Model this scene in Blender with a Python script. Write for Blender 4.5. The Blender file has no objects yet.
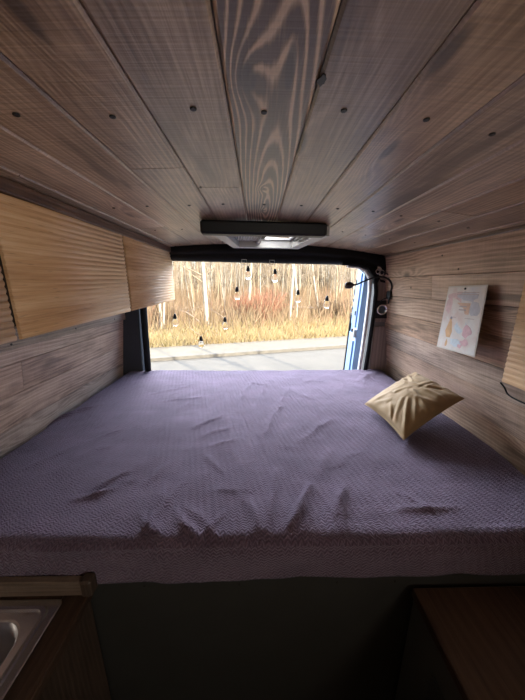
import bpy, math, random
from mathutils import Vector, Matrix, noise
R = random.Random(7)
SC = bpy.context.scene
COL = SC.collection
pi = math.pi
H = 1.42          # camera height above the van floor; everything is written relative to the eye, then lifted

# ------------------------------------------------------------------ mesh helper
class MB:
    def __init__(s):
        s.v = []; s.f = []; s.gp = []; s.tone = []; s.sm = []
    def add(s, vs, fs, gp=None, tone=(1, .3, 0, 1), smooth=False):
        o = len(s.v)
        s.v += [tuple(p) for p in vs]
        s.f += [tuple(i + o for i in f) for f in fs]
        s.gp += (gp if gp else [(p[1], p[0], 0.0) for p in vs])
        s.tone += [tone] * len(vs)
        s.sm += [smooth] * len(fs)
        return s
    def box(s, x0, x1, y0, y1, z0, z1, b=0.0, axis=1, seed=0.0, tone=(1, .3, 0, 1)):
        """box with chamfered edges; grain runs along axis"""
        if x1 < x0: x0, x1 = x1, x0
        if y1 < y0: y0, y1 = y1, y0
        if z1 < z0: z0, z1 = z1, z0
        b = min(b, (x1 - x0) * .45, (y1 - y0) * .45, (z1 - z0) * .45)
        vs = []; fs = []
        if b <= 0:
            vs = [(x, y, z) for x in (x0, x1) for y in (y0, y1) for z in (z0, z1)]
            fs = [(0, 1, 3, 2), (4, 6, 7, 5), (0, 4, 5, 1), (2, 3, 7, 6), (0, 2, 6, 4), (1, 5, 7, 3)]
        else:
            idx = {}
            for ix, sx in enumerate((x0, x1)):
                for iy, sy in enumerate((y0, y1)):
                    for iz, sz in enumerate((z0, z1)):
                        dx = b if ix == 0 else -b; dy = b if iy == 0 else -b; dz = b if iz == 0 else -b
                        for k, p in enumerate(((sx, sy + dy, sz + dz), (sx + dx, sy, sz + dz), (sx + dx, sy + dy, sz))):
                            idx[(ix, iy, iz, k)] = len(vs); vs.append(p)
            g = lambda *a: idx[a]
            for i in (0, 1):
                fs.append((g(i,0,0,0), g(i,0,1,0), g(i,1,1,0), g(i,1,0,0)) if i == 0 else (g(i,0,0,0), g(i,1,0,0), g(i,1,1,0), g(i,0,1,0)))
                fs.append((g(0,i,0,1), g(1,i,0,1), g(1,i,1,1), g(0,i,1,1)) if i == 0 else (g(0,i,0,1), g(0,i,1,1), g(1,i,1,1), g(1,i,0,1)))
                fs.append((g(0,0,i,2), g(0,1,i,2), g(1,1,i,2), g(1,0,i,2)) if i == 0 else (g(0,0,i,2), g(1,0,i,2), g(1,1,i,2), g(0,1,i,2)))
            for i in (0, 1):
                for j in (0, 1):
                    fs.append((g(i,j,0,0), g(i,j,1,0), g(i,j,1,1), g(i,j,0,1)))
                    fs.append((g(i,0,j,0), g(i,1,j,0), g(i,1,j,2), g(i,0,j,2)))
                    fs.append((g(0,i,j,1), g(1,i,j,1), g(1,i,j,2), g(0,i,j,2)))
            for i in (0, 1):
                for j in (0, 1):
                    for k in (0, 1):
                        fs.append((g(i,j,k,0), g(i,j,k,1), g(i,j,k,2)))
        gp = []
        for p in vs:
            if axis == 0: gp.append((p[0], p[1] + p[2], seed))
            elif axis == 1: gp.append((p[1], p[0] + p[2], seed))
            else: gp.append((p[2], p[0] + p[1], seed))
        return s.add(vs, fs, gp, tone)
    def tube(s, pts, rad, n=8, cap=True, smooth=True, tone=(1, .3, 0, 1)):
        pts = [Vector(p) for p in pts]
        if not hasattr(rad, '__len__'): rad = [rad] * len(pts)
        vs = []; fs = []; gp = []; L = 0
        up = None
        for i, p in enumerate(pts):
            t = (pts[min(i + 1, len(pts) - 1)] - pts[max(i - 1, 0)]).normalized()
            if up is None:
                up = Vector((0, 0, 1)) if abs(t.z) < .9 else Vector((1, 0, 0))
            a = t.cross(up)
            if a.length < 1e-5: a = t.cross(Vector((0, 1, 0)))
            a.normalize(); b = a.cross(t).normalized(); up = b
            if i: L += (p - pts[i - 1]).length
            for k in range(n):
                w = 2 * pi * k / n
                vs.append(p + (a * math.cos(w) + b * math.sin(w)) * rad[i]); gp.append((L, k / n * .1, 0))
        for i in range(len(pts) - 1):
            for k in range(n):
                k2 = (k + 1) % n
                fs.append((i * n + k, i * n + k2, (i + 1) * n + k2, (i + 1) * n + k))
        if cap:
            fs.append(tuple(range(n))); fs.append(tuple(reversed(range((len(pts) - 1) * n, len(pts) * n))))
        return s.add(vs, fs, gp, tone, smooth)
    def lathe(s, prof, mat=Matrix.Identity(4), n=20, smooth=True):
        """prof: (radius, height) pairs about local z"""
        vs = []; fs = []
        for r, h in prof:
            for k in range(n):
                w = 2 * pi * k / n
                vs.append(mat @ Vector((max(r, 1e-4) * math.cos(w), max(r, 1e-4) * math.sin(w), h)))
        for i in range(len(prof) - 1):
            for k in range(n):
                k2 = (k + 1) % n
                fs.append((i * n + k, i * n + k2, (i + 1) * n + k2, (i + 1) * n + k))
        fs.append(tuple(reversed(range(n)))); fs.append(tuple(range((len(prof) - 1) * n, len(prof) * n)))
        return s.add(vs, fs, None, (1, .3, 0, 1), smooth)
    def prism(s, poly, y0, y1, b=0.0, frame=None):
        """poly in (a,b) extruded along c: frame maps (a,b,c) to a point; default a=x b=z c=y"""
        fr = frame or (lambda a, b_, c: (a, c, b_))
        n = len(poly)
        cx = sum(p[0] for p in poly) / n; cz = sum(p[1] for p in poly) / n
        rings = []
        def shrink(d):
            o = []
            for i in range(n):
                p = Vector(poly[i]); q = Vector(poly[i - 1]); r = Vector(poly[(i + 1) % n])
                e1 = (p - q).normalized(); e2 = (r - p).normalized()
                n1 = Vector((-e1.y, e1.x)); n2 = Vector((-e2.y, e2.x))
                m = n1 + n2
                m = m / max(.3, m.length_squared / 2) if m.length > 1e-6 else n1
                o.append(p + m * d)
            return o
        area = sum(poly[i - 1][0] * poly[i][1] - poly[i][0] * poly[i - 1][1] for i in range(n))
        sg = 1 if area > 0 else -1
        if b > 0: rings = [(shrink(sg * b), y0), (poly, y0 + b), (poly, y1 - b), (shrink(sg * b), y1)]
        else: rings = [(poly, y0), (poly, y1)]
        vs = []; fs = []
        for pl, c in rings:
            for p in pl: vs.append(fr(p[0], p[1], c))
        for i in range(len(rings) - 1):
            for k in range(n):
                k2 = (k + 1) % n
                fs.append((i * n + k, i * n + k2, (i + 1) * n + k2, (i + 1) * n + k))
        fs.append(tuple(range(n))); fs.append(tuple(reversed(range((len(rings) - 1) * n, len(rings) * n))))
        return s.add(vs, fs)
    def build(s, name, mat, parent=None, recalc=True):
        me = bpy.data.meshes.new(name)
        me.from_pydata(s.v, [], s.f)
        if recalc:
            import bmesh
            bm = bmesh.new(); bm.from_mesh(me); bmesh.ops.recalc_face_normals(bm, faces=bm.faces); bm.to_mesh(me); bm.free()
        a = me.attributes.new('gp', 'FLOAT_VECTOR', 'POINT'); a.data.foreach_set('vector', [c for g in s.gp for c in g])
        a = me.attributes.new('tone', 'FLOAT_COLOR', 'POINT'); a.data.foreach_set('color', [c for g in s.tone for c in g])
        me.polygons.foreach_set('use_smooth', s.sm)
        me.materials.append(mat); me.update()
        o = bpy.data.objects.new(name, me); COL.objects.link(o)
        if parent: 
            o.parent = parent
            o.matrix_parent_inverse = Matrix.Translation(-Vector(parent.location))
        return o

def rrect(x0, x1, z0, z1, r, n=5):
    p = []
    for cx, cz, a0 in ((x1 - r, z1 - r, 0), (x0 + r, z1 - r, 90), (x0 + r, z0 + r, 180), (x1 - r, z0 + r, 270)):
        for i in range(n + 1):
            a = math.radians(a0 + 90 * i / n); p.append((cx + r * math.cos(a), cz + r * math.sin(a)))
    return p
def tag(o, label, cat, group=None, kind=None):
    o['label'] = label; o['category'] = cat
    if group: o['group'] = group
    if kind: o['kind'] = kind
    return o
def struct(o):
    o['kind'] = 'structure'; return o
def empty(name, loc, label, cat, group=None):
    o = bpy.data.objects.new(name, None); COL.objects.link(o); o.location = loc; o.empty_display_size = .05
    return tag(o, label, cat, group)

# ------------------------------------------------------------------ materials
class NT:
    def __init__(s, name):
        s.m = bpy.data.materials.new(name); s.m.use_nodes = True
        s.t = s.m.node_tree; s.t.nodes.clear()
        s.out = s.t.nodes.new('ShaderNodeOutputMaterial')
        s.p = s.t.nodes.new('ShaderNodeBsdfPrincipled'); s.t.links.new(s.p.outputs[0], s.out.inputs[0])
    def set(s, **k):
        for a, v in k.items(): s.inp(s.p, a.replace('_', ' '), v)
        return s
    def inp(s, n, key, v):
        i = n.inputs[key]
        if isinstance(v, bpy.types.NodeSocket): s.t.links.new(v, i)
        else:
            if isinstance(v, tuple) and len(v) == 3 and i.type == 'RGBA': v = v + (1,)
            i.default_value = v
    def n(s, typ, outi=0, props=None, **k):
        nd = s.t.nodes.new('ShaderNode' + typ)
        for a, v in (props or {}).items(): setattr(nd, a, v)
        for a, v in k.items():
            s.inp(nd, int(a[1:]) if a[0] == 'i' and a[1:].isdigit() else a.replace('_', ' '), v)
        return nd.outputs[outi]
    def math(s, op, a, b=0.0, c=0.0, clamp=False):
        return s.n('Math', 0, {'operation': op, 'use_clamp': clamp}, i0=a, i1=b, i2=c)
    def noise(s, vec, scale, detail=3, rough=.5, out=0):
        return s.n('TexNoise', out, {'noise_dimensions': '3D'}, Vector=vec, Scale=scale, Detail=detail, Roughness=rough)
    def mix(s, f, a, b, blend='MIX'):
        nd = s.t.nodes.new('ShaderNodeMix'); nd.data_type = 'RGBA'; nd.blend_type = blend
        s.inp(nd, 0, f); s.inp(nd, 6, a); s.inp(nd, 7, b)
        return nd.outputs[2]
    def ramp(s, f, stops):
        nd = s.t.nodes.new('ShaderNodeValToRGB'); s.inp(nd, 0, f)
        e = nd.color_ramp.elements
        while len(e) < len(stops): e.new(.5)
        for x, (p, c) in zip(e, stops): x.position = p; x.color = tuple(c) + (1,)
        return nd.outputs[0]
    def mr(s, v, a, b, c=0., d=1., smooth=False):
        return s.n('MapRange', 0, {'interpolation_type': 'SMOOTHSTEP' if smooth else 'LINEAR'}, i0=v, i1=a, i2=b, i3=c, i4=d)
    def bump(s, h, strength=.3, dist=.002, normal=None):
        nd = s.t.nodes.new('ShaderNodeBump'); s.inp(nd, 'Height', h)
        nd.inputs['Strength'].default_value = strength; nd.inputs['Distance'].default_value = dist
        if normal is not None: s.inp(nd, 'Normal', normal)
        return nd.outputs[0]
    def xyz(s, v):
        nd = s.t.nodes.new('ShaderNodeSeparateXYZ'); s.inp(nd, 0, v); return nd.outputs[0], nd.outputs[1], nd.outputs[2]
    def comb(s, a, b, c):
        return s.n('CombineXYZ', 0, None, X=a, Y=b, Z=c)
    def attr(s, name, out=1):
        nd = s.t.nodes.new('ShaderNodeAttribute'); nd.attribute_name = name; return nd.outputs[out]
    def obj(s):
        return s.t.nodes.new('ShaderNodeTexCoord').outputs['Object']

def wood(name, dark, mid, light, rough=.5, ring_sp=.012, knots=1.0, saw=1.0, spec=.35, lo=.17, md=.36, hi=.60, figure=None, coat=0.):
    m = NT(name); M = m.math
    u, v, sd = m.xyz(m.attr('gp'))
    tn = m.t.nodes.new('ShaderNodeAttribute'); tn.attribute_name = 'tone'
    tr, tc, th = m.xyz(tn.outputs['Vector'])
    s1 = M('MULTIPLY', sd, 7.31)
    A = m.noise(m.comb(M('MULTIPLY', u, 1.6), M('MULTIPLY', v, 5.), s1), 1., 2, .45)
    vo = m.t.nodes.new('ShaderNodeTexVoronoi'); vo.voronoi_dimensions = '3D'; vo.inputs['Scale'].default_value = 1.; vo.inputs['Randomness'].default_value = 1.
    m.inp(vo, 'Vector', m.comb(M('MULTIPLY', u, 2.1), M('MULTIPLY', v, 9.), M('MULTIPLY', sd, 3.7)))
    d = vo.outputs['Distance']
    k = m.mr(d, .42, .0, 0., 1., True)
    ph = M('ADD', M('MULTIPLY', v, 2 * pi / ring_sp), M('ADD', M('MULTIPLY', M('MULTIPLY', A, 46.), M('ADD', .35, M('MULTIPLY', tc, .65))), M('MULTIPLY', k, 20. * knots)))
    if figure:                       # flat-sawn board: nested arches round a heart line, and single knots
        u0, v0, kns = figure
        du = M('MULTIPLY', M('SUBTRACT', u, u0), .085); dv = M('SUBTRACT', v, v0)
        rad = M('SQRT', M('ADD', M('MULTIPLY', du, du), M('ADD', M('MULTIPLY', dv, dv), 2e-5)))
        ph = M('ADD', M('MULTIPLY', rad, 2 * pi / ring_sp), M('MULTIPLY', A, 9.))
        kd = None
        for (ku, kv, ru, rv, st) in kns:
            a_ = M('DIVIDE', M('SUBTRACT', u, ku), ru); b_ = M('DIVIDE', M('SUBTRACT', v, kv), rv)
            q_ = M('ADD', M('MULTIPLY', a_, a_), M('MULTIPLY', b_, b_))
            ph = M('ADD', ph, M('MULTIPLY', M('EXPONENT', M('MULTIPLY', q_, -1.)), st))
            q_ = M('ADD', q_, M('MULTIPLY', A, .1))
            kd = q_ if kd is None else M('MINIMUM', kd, q_)
        d = M('MULTIPLY', kd, .35)
    ring = M('POWER', M('MULTIPLY_ADD', M('SINE', ph), .5, .5), 1.6 if not figure else 2.6)
    fine = m.noise(m.comb(M('MULTIPLY', u, 7.), M('MULTIPLY', v, 260.), s1), 1., 3, .65)
    large = m.noise(m.comb(M('MULTIPLY', u, 1.3), M('MULTIPLY', v, 6.), M('ADD', s1, 5.)), 1., 3, .55)
    blot = m.noise(m.comb(M('MULTIPLY', u, 5.), M('MULTIPLY', v, 16.), M('ADD', s1, 9.)), 1., 4, .6)
    f = M('ADD', M('MULTIPLY', M('MULTIPLY', ring, .34), tc), M('ADD', M('MULTIPLY', fine, .55), M('MULTIPLY', large, .5)))
    f = M('ADD', f, M('MULTIPLY', M('SUBTRACT', blot, .5), .45))
    f = M('SUBTRACT', f, M('ADD', .18, M('MULTIPLY', tc, .12)), clamp=True)
    col = m.ramp(f, [(lo, dark), (md, mid), (hi, light)])
    smear = m.noise(m.comb(M('MULTIPLY', u, 2.2), M('MULTIPLY', v, 13.), M('ADD', s1, 21.)), 1., 3, .6)
    col = m.mix(m.mr(smear,   .58, .70, 0., .85, True), col, tuple(c * .75 for c in dark))
    kn = m.mr(d, .115, .05, 0., .85 * min(1, knots), True)
    col = m.mix(kn, col, tuple(c * .33 for c in dark))
    sw = m.noise(m.comb(M('MULTIPLY', u, 230.), M('MULTIPLY', v, 4.), s1), 1., 1, .5)
    bright = M('MULTIPLY', tr, M('ADD', 1. - .14 * saw, M('MULTIPLY', sw, .28 * saw)))
    hs = m.t.nodes.new('ShaderNodeHueSaturation'); m.inp(hs, 'Color', col); m.inp(hs, 'Value', bright)
    m.inp(hs, 'Saturation', M('ADD', 1., th))
    hgt = M('ADD', M('MULTIPLY', fine, .6), M('ADD', M('MULTIPLY', ring, .3), M('MULTIPLY', sw, .4 * saw)))
    m.set(Base_Color=hs.outputs[0], Roughness=rough, Specular_IOR_Level=spec, Normal=m.bump(hgt, .45, .002))
    if coat: m.set(Coat_Weight=coat, Coat_Roughness=.30, Coat_IOR=1.5)
    return m.m
def plain(name, col, rough=.5, metal=0., spec=.5, nz=0., ns=40., bump=0., **kw):
    m = NT(name)
    c = col
    if nz or bump:
        n = m.noise(m.obj(), ns, 3)
        if nz: c = m.mix(n, tuple(x * (1 - nz) for x in col), tuple(min(1, x * (1 + nz)) for x in col))
        if bump: m.set(Normal=m.bump(n, bump, .002))
    m.set(Base_Color=c, Roughness=rough, Metallic=metal, Specular_IOR_Level=spec, **kw)
    return m.m

M_CEIL = wood('stained_ceiling_boards', (.17, .105, .068), (.38, .258, .172), (.64, .47, .335), .44, spec=.5, saw=2.4, coat=.5)
M_HEART = wood('flat_sawn_ceiling_board', (.10, .058, .034), (.31, .198, .122), (.66, .475, .325), .44, spec=.5, saw=1.6, coat=.45, ring_sp=.0085, figure=(.98, .012, [(.405, -.030, .055, .026, -13.), (.385, .022, .09, .014, -6.), (.80, -.004, .03, .014, -9.), (1.02, .0, .03, .012, -7.)]))
M_WALLL = wood('stained_wall_boards', (.19, .12, .09), (.47, .325, .245), (.66, .49, .38), .48, coat=.35, ring_sp=.016)
M_WALLR = wood('weathered_wall_boards', (.20, .13, .09), (.46, .305, .22), (.67, .49, .36), .5, coat=.35, ring_sp=.016)
M_TRIM = wood('red_brown_trim_wood', (.07, .038, .026), (.125, .072, .05), (.19, .115, .08), .45, knots=0)
M_COUNT = wood('walnut_counter_wood', (.030, .018, .012), (.055, .033, .022), (.085, .053, .036), .38, knots=.2, saw=0, ring_sp=.02)
M_UPST = wood('pale_upstand_wood', (.07, .05, .036), (.13, .095, .07), (.21, .16, .12), .5, knots=.2)
M_BOX = plain('dark_painted_ply', (.030, .030, .027), .6, nz=.25, ns=9., bump=.08)
M_CABSIDE = wood('dark_cabinet_side_wood', (.03, .02, .014), (.055, .037, .027), (.085, .058, .042), .55, knots=.1, saw=0)
M_BENCHSIDE = plain('slate_painted_board', (.075, .085, .085), .55, nz=.15, ns=12.)
M_BLACK = plain('soft_black_trim', (.008, .008, .0085), .7, spec=.2, nz=.3, ns=300., bump=.15)
M_PILLAR = plain('charcoal_felt_lining', (.05, .054, .062), .85, spec=.2, nz=.3, ns=160., bump=.3)
M_PLASTIC = plain('grey_pillar_plastic', (.19, .178, .17), .5, nz=.1, ns=60.)
M_PANEL = wood('brown_pillar_panel', (.18, .135, .11), (.30, .235, .195), (.40, .32, .27), .5, knots=0, saw=0, ring_sp=.03)
M_BLK = plain('black_plastic', (.008, .008, .009), .5, spec=.3)
M_CHROME = plain('chrome', (.75, .75, .77), .12, 1.)
M_SCREW = plain('dark_screw_head', (.008, .007, .006), .5)
M_PAINT = plain('pale_blue_white_van_paint', (.24, .37, .58), .4, spec=.4, Coat_Weight=.1)
M_WHITE = plain('white_plastic', (.75, .75, .73), .4)
M_GREY = plain('light_grey_plastic', (.42, .41, .39), .45)
M_BLIND = plain('grey_pleated_blind', (.48, .45, .41), .7, nz=.1, ns=30.)
M_WIRE = plain('clear_grey_wire', (.35, .36, .38), .3)
M_SHELL = plain('bare_panel', (.03, .028, .027), .8)

def glass(name, col=(1, 1, 1), rough=0., ior=1.45):
    m = NT(name); m.set(Base_Color=col, Roughness=rough, IOR=ior, Transmission_Weight=1.); return m.m
M_GLASS = glass('clear_bulb_glass', ior=1.08)
def frosted():
    m = NT('frosted_rooflight_acrylic')
    d = m.n('BsdfTranslucent', Color=(.92, .91, .88)); t = m.n('BsdfTransparent', Color=(.9, .9, .9))
    mx = m.n('MixShader', i0=.25, i1=d, i2=t); m.t.links.new(mx, m.out.inputs[0]); return m.m
M_FROST = frosted()

def ribbed():
    m = NT('bamboo_ribbed_veneer'); M = m.math
    u, v, sd = m.xyz(m.attr('gp'))
    a = m.noise(m.comb(M('MULTIPLY', u, 9.), M('MULTIPLY', v, 320.), sd), 1., 3, .6)
    b = m.noise(m.comb(M('MULTIPLY', u, 2.), M('MULTIPLY', v, 30.), M('ADD', sd, 4.)), 1., 3, .6)
    vo = m.t.nodes.new('ShaderNodeTexVoronoi'); vo.inputs['Scale'].default_value = 1.
    m.inp(vo, 'Vector', m.comb(M('MULTIPLY', u, 14.), M('MULTIPLY', v, 150.), sd))
    node = m.mr(vo.outputs['Distance'], .2, .05, 0., .45, True)
    f = M('ADD', M('MULTIPLY', a, .5), M('MULTIPLY', b, .6))
    c = m.ramp(f, [(.3, (.40, .22, .105)), (.55, (.60, .365, .195)), (.8, (.77, .54, .335))])
    c = m.mix(node, c, (.17, .09, .045))
    m.set(Base_Color=c, Roughness=.42, Specular_IOR_Level=.4, Normal=m.bump(a, .15, .001)); return m.m
M_RIB = ribbed()

def plush():
    m = NT('purple_zigzag_plush'); M = m.math
    u, v, _ = m.xyz(m.attr('gp'))
    wob = m.noise(m.comb(u, v, 0.), 22., 3)
    uu = M('ADD', u, M('MULTIPLY', wob, .02)); vv = M('ADD', v, M('MULTIPLY', m.noise(m.comb(u, v, 3.), 18., 3), .035))
    tri = M('PINGPONG', uu, .008)
    rows = M('SINE', M('MULTIPLY', M('ADD', vv, M('MULTIPLY', tri, .9)), 2 * pi / .0085))
    rows2 = M('SINE', M('MULTIPLY', M('ADD', uu, M('MULTIPLY', vv, .25)), 2 * pi / .021))
    fuzz = m.noise(m.comb(u, v, 1.), 420., 2, .7)
    nap = m.noise(m.comb(u, M('MULTIPLY', v, 1.6), 7.), 6., 4, .6)
    h = M('ADD', M('MULTIPLY', rows, .35), M('ADD', M('MULTIPLY', rows2, .25), M('MULTIPLY', fuzz, 1.0)))
    f = M('ADD', M('MULTIPLY', rows, .10), M('ADD', M('MULTIPLY', fuzz, .5), M('MULTIPLY', nap, .45)))
    c = m.ramp(f, [(.2, (.050, .031, .048)), (.5, (.122, .080, .117)), (.8, (.27, .195, .262))])
    m.set(Base_Color=c, Roughness=.85, Specular_IOR_Level=.15, Sheen_Weight=.35, Sheen_Roughness=.5, Sheen_Tint=(.8, .75, .95, 1),
          Normal=m.bump(h, 1.0, .004)); return m.m
M_PLUSH = plush()

def cloth(name, a, b):
    m = NT(name); o = m.obj()
    n = m.noise(o, 14., 4, .6); w = m.noise(o, 600., 2)
    m.set(Base_Color=m.mix(n, a, b), Roughness=.7, Specular_IOR_Level=.25, Sheen_Weight=.15, Normal=m.bump(w, .25, .001)); return m.m
M_CUSH = cloth('mustard_khaki_cotton', (.30, .19, .085), (.38, .255, .125))
M_MATT = cloth('grey_mattress_ticking', (.2, .2, .2), (.26, .26, .26))
def steel():
    m = NT('brushed_stainless_steel'); u, v, w = m.xyz(m.obj())
    n = m.noise(m.comb(m.math('MULTIPLY', u, 20.), m.math('MULTIPLY', v, 900.), m.math('MULTIPLY', w, 20.)), 1., 2)
    m.set(Base_Color=(.62, .62, .63), Metallic=1., Roughness=.27); return m.m
M_STEEL = steel()
def papercol():
    m = NT('watercolour_print'); o = m.obj()
    n = m.noise(o, 11., 3); n2 = m.noise(o, 26., 4, .6)
    c = m.ramp(n, [(.3, (.66, .50, .45)), (.5, (.72, .64, .58)), (.7, (.62, .61, .62))])
    c = m.mix(m.mr(n2, .45, .7), c, (.74, .70, .66)); m.set(Base_Color=c, Roughness=.6); return m.m
M_PRINT = papercol()
M_PAPER = plain('cream_card', (.62, .57, .50), .7)

def outd(name, stops, scale, rough=.9, fine=None):
    m = NT(name); o = m.obj(); n = m.noise(o, scale, 5, .65)
    if fine: n = m.math('ADD', m.math('MULTIPLY', n, .6), m.math('MULTIPLY', m.noise(o, fine, 3, .6), .4))
    m.set(Base_Color=m.ramp(n, stops), Roughness=rough, Specular_IOR_Level=.1); return m.m
M_ROAD = outd('worn_pale_asphalt', [(.3, (0.074, 0.068, 0.058)), (.7, (0.103, 0.094, 0.079))], .6, fine=60.)
M_WALK = outd('sandy_pavement', [(.3, (0.095, 0.082, 0.062)), (.7, (0.125, 0.111, 0.085))], 2., fine=30.)
M_KERB = outd('concrete_kerb', [(.3, (0.091, 0.082, 0.067)), (.7, (0.118, 0.106, 0.087))], 4.)
M_VERGE = outd('dry_leaf_ground', [(.3, (0.099, 0.067, 0.034)), (.5, (0.144, 0.103, 0.053)), (.75, (0.182, 0.137, 0.076))], 1.3, fine=25.)
def strand(name, cols):
    m = NT(name); t = m.attr('tone', 0); r, g, b = m.xyz(t)
    st = [(i / (len(cols) - 1), c) for i, c in enumerate(cols)]
    m.set(Base_Color=m.ramp(r, st), Roughness=.8, Specular_IOR_Level=.15); return m.m
M_GRASS = strand('dry_grass_blades', [(0.152, 0.103, 0.046), (0.205, 0.148, 0.068), (0.243, 0.190, 0.099), (0.182, 0.144, 0.061)])
M_BRUSH = strand('dry_twigs_and_bracken', [(0.076, 0.053, 0.038), (0.160, 0.110, 0.065), (0.213, 0.156, 0.091), (0.182, 0.099, 0.061)])
M_RUSSET = strand('russet_twigs', [(0.182, 0.068, 0.042), (0.258, 0.106, 0.065), (0.289, 0.152, 0.091)])
def bark(name, a, b, mark):
    m = NT(name); o = m.obj(); x, y, z = m.xyz(o)
    n = m.noise(m.comb(m.math('MULTIPLY', x, 8.), m.math('MULTIPLY', y, 8.), m.math('MULTIPLY', z, 14.)), 1., 3, .7)
    n2 = m.noise(o, 2., 3)
    c = m.mix(n2, a, b); c = m.mix(m.mr(n, .58, .7), c, mark)
    m.set(Base_Color=c, Roughness=.8); return m.m
M_BIRCH = bark('pale_birch_bark', (0.228, 0.198, 0.144), (0.289, 0.258, 0.205), (0.129, 0.106, 0.084))
M_TANBARK = bark('tan_young_bark', (0.167, 0.125, 0.072), (0.220, 0.171, 0.106), (0.152, 0.114, 0.068))
M_TWIG = plain('fine_golden_twigs', (0.182, 0.137, 0.087), .8, nz=.35, ns=3.)
M_THICK = strand('distant_bare_wood', [(0.114, 0.087, 0.057), (0.205, 0.156, 0.099), (0.289, 0.243, 0.182), (0.152, 0.114, 0.076)])

# ------------------------------------------------------------------ planks
def board(mb, P, across, along, nrm, w, L, t, u0, seed, tone, bev=.004, bd=.003):
    """one board: P is its corner on the visible face, across/along unit vectors, nrm points into the room"""
    P = Vector(P); A = Vector(across); U = Vector(along); N = Vector(nrm)
    prof = [(0, -t), (w, -t), (w, -bd), (w - bev, 0), (w * .5, 0), (bev, 0), (0, -bd)]
    vs = []; gp = []
    for s_ in (0, L):
        for a, h in prof:
            vs.append(P + A * a + U * s_ + N * h); gp.append((u0 + s_, a - w * .5, seed))
    n = len(prof)
    fs = [(i, (i + 1) % n, n + (i + 1) % n, n + i) for i in range(n)] + [tuple(reversed(range(n))), tuple(range(n, 2 * n))]
    mb.add(vs, fs, gp, tone)

def cz(x): return .25 - (.105 if x > 0 else .066) * x * x                      # arched ceiling
YB, YE = -1.6, 1.86                                        # van runs from behind the camera to the rear doors
PW = .12
HX0, HX1, HY0, HY1 = -.162, .198, 1.25, 1.56               # roof hatch opening
ceil = MB()
edges = [-.042 + PW * k for k in range(-8, 9)]
ends = {-2: [.666, .1], -1: [.789], 0: [-.25], 1: [-.5, ], 2: [-.1], 5: [.88], 6: [.4], -3: [.2], -4: [1.25], -5: [.67], 3: [-.2], 4: [1.2], -6: [.9], 7: [.2]}
seg_tone = {}
for k in range(-8, 8):
    x0, x1 = -.042 + PW * k, -.042 + PW * (k + 1)
    A = Vector((x1 - x0, 0, cz(x1) - cz(x0))); w = A.length; A.normalize()
    N = Vector((A.z, 0, -A.x))
    if N.z > 0: N = -N
    cuts = [YB] + sorted(ends.get(k, [])) + [YE]
    segs = list(zip(cuts[:-1], cuts[1:]))
    if k in (-1, 0, 1):
        s2 = []
        for a, b in segs:
            if b <= HY0 or a >= HY1: s2.append((a, b)); continue
            if a < HY0: s2.append((a, HY0))
            if b > HY1: s2.append((HY1, b))
        segs = s2
    for j, (a, b) in enumerate(segs):
        rr = random.Random(k * 31 + (0 if k in (-1, 0, 1) and a > .8 else j))
        tone = (rr.uniform(.84, 1.18), rr.uniform(.2, .55), rr.uniform(-.12, .15), 1)
        if k == 0: tone = (1.0, 1.6, .05, 1)
        sd = rr.uniform(0, 50)
        board(ceil, (x0 + .0006, a + .0012, cz(x0)), A, (0, 1, 0), N, w - .0012, b - a - .0024, .016, a, sd, tone)
for k in range(-8, 8):                                     # roof skin over the boards, so no light seeps through the joints
    x0, x1 = -.042 + PW * k, -.042 + PW * (k + 1)
    for a, b in (((YB, HY0), (HY1, YE)) if k in (-1, 0, 1) else ((YB, YE),)):
        ceil.add([(x0, a, cz(x0) + .017), (x1, a, cz(x1) + .017), (x1, b, cz(x1) + .017), (x0, b, cz(x0) + .017),
                  (x0, a, cz(x0) + .06), (x1, a, cz(x1) + .06), (x1, b, cz(x1) + .06), (x0, b, cz(x0) + .06)],
                 [(0, 1, 2, 3), (4, 7, 6, 5), (0, 4, 5, 1), (1, 5, 6, 2), (2, 6, 7, 3), (3, 7, 4, 0)], tone=(.4, 0, 0, 1))
ceiling = struct(ceil.build('ceiling', M_CEIL))
ceiling.data.materials.append(M_HEART)
for p_ in ceiling.data.polygons:
    if ceil.tone[p_.vertices[0]][1] > 1.5: p_.material_index = 1
def screw(parent, p, nrm, r=.0042):
    mb = MB(); N = Vector(nrm).normalized()
    q = N.to_track_quat('Z', 'Y').to_matrix().to_4x4(); q.translation = Vector(p)
    mb.lathe([(r * .2, .0), (r, .0), (r, .0012), (r * .8, .0018), (r * .25, .0008)], q, 10)
    return mb.build('screw', M_SCREW, parent)
for k in range(-6, 7):
    xc = -.042 + PW * (k + .5)
    if xc < -.56: continue
    for j, yy in enumerate((.468, .948, 1.30, 1.72)):
        if k in (-1, 0, 1, -2, 2) and j == 2: continue
        x = xc + R.uniform(-.012, .012); y = yy + R.uniform(-.012, .012) + (.03 * (k - 1) / 4 if k > 1 else 0)
        screw(ceiling, (x, y, cz(x) - .0005), (-.2 * x, 0, -1), .0048 if j < 2 else .004)
def knot_hole(p, s, sd):
    mb = MB(); r_ = random.Random(sd); n = 11
    poly = [(s * r_.uniform(.5, 1.1) * math.cos(2 * pi * i / n), 1.7 * s * r_.uniform(.5, 1.1) * math.sin(2 * pi * i / n)) for i in range(n)]
    mb.prism(poly, -.0006, .001, 0, lambda a, b, c: (p[0] + a, p[1] + b, p[2] + c))
    o = mb.build('knot', M_SCREW, ceiling)
knot_hole((.082, .405, cz(.08) - .0005), .0065, 3)
knot_hole((-.150, .785, cz(.15) - .0005), .003, 5)

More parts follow.
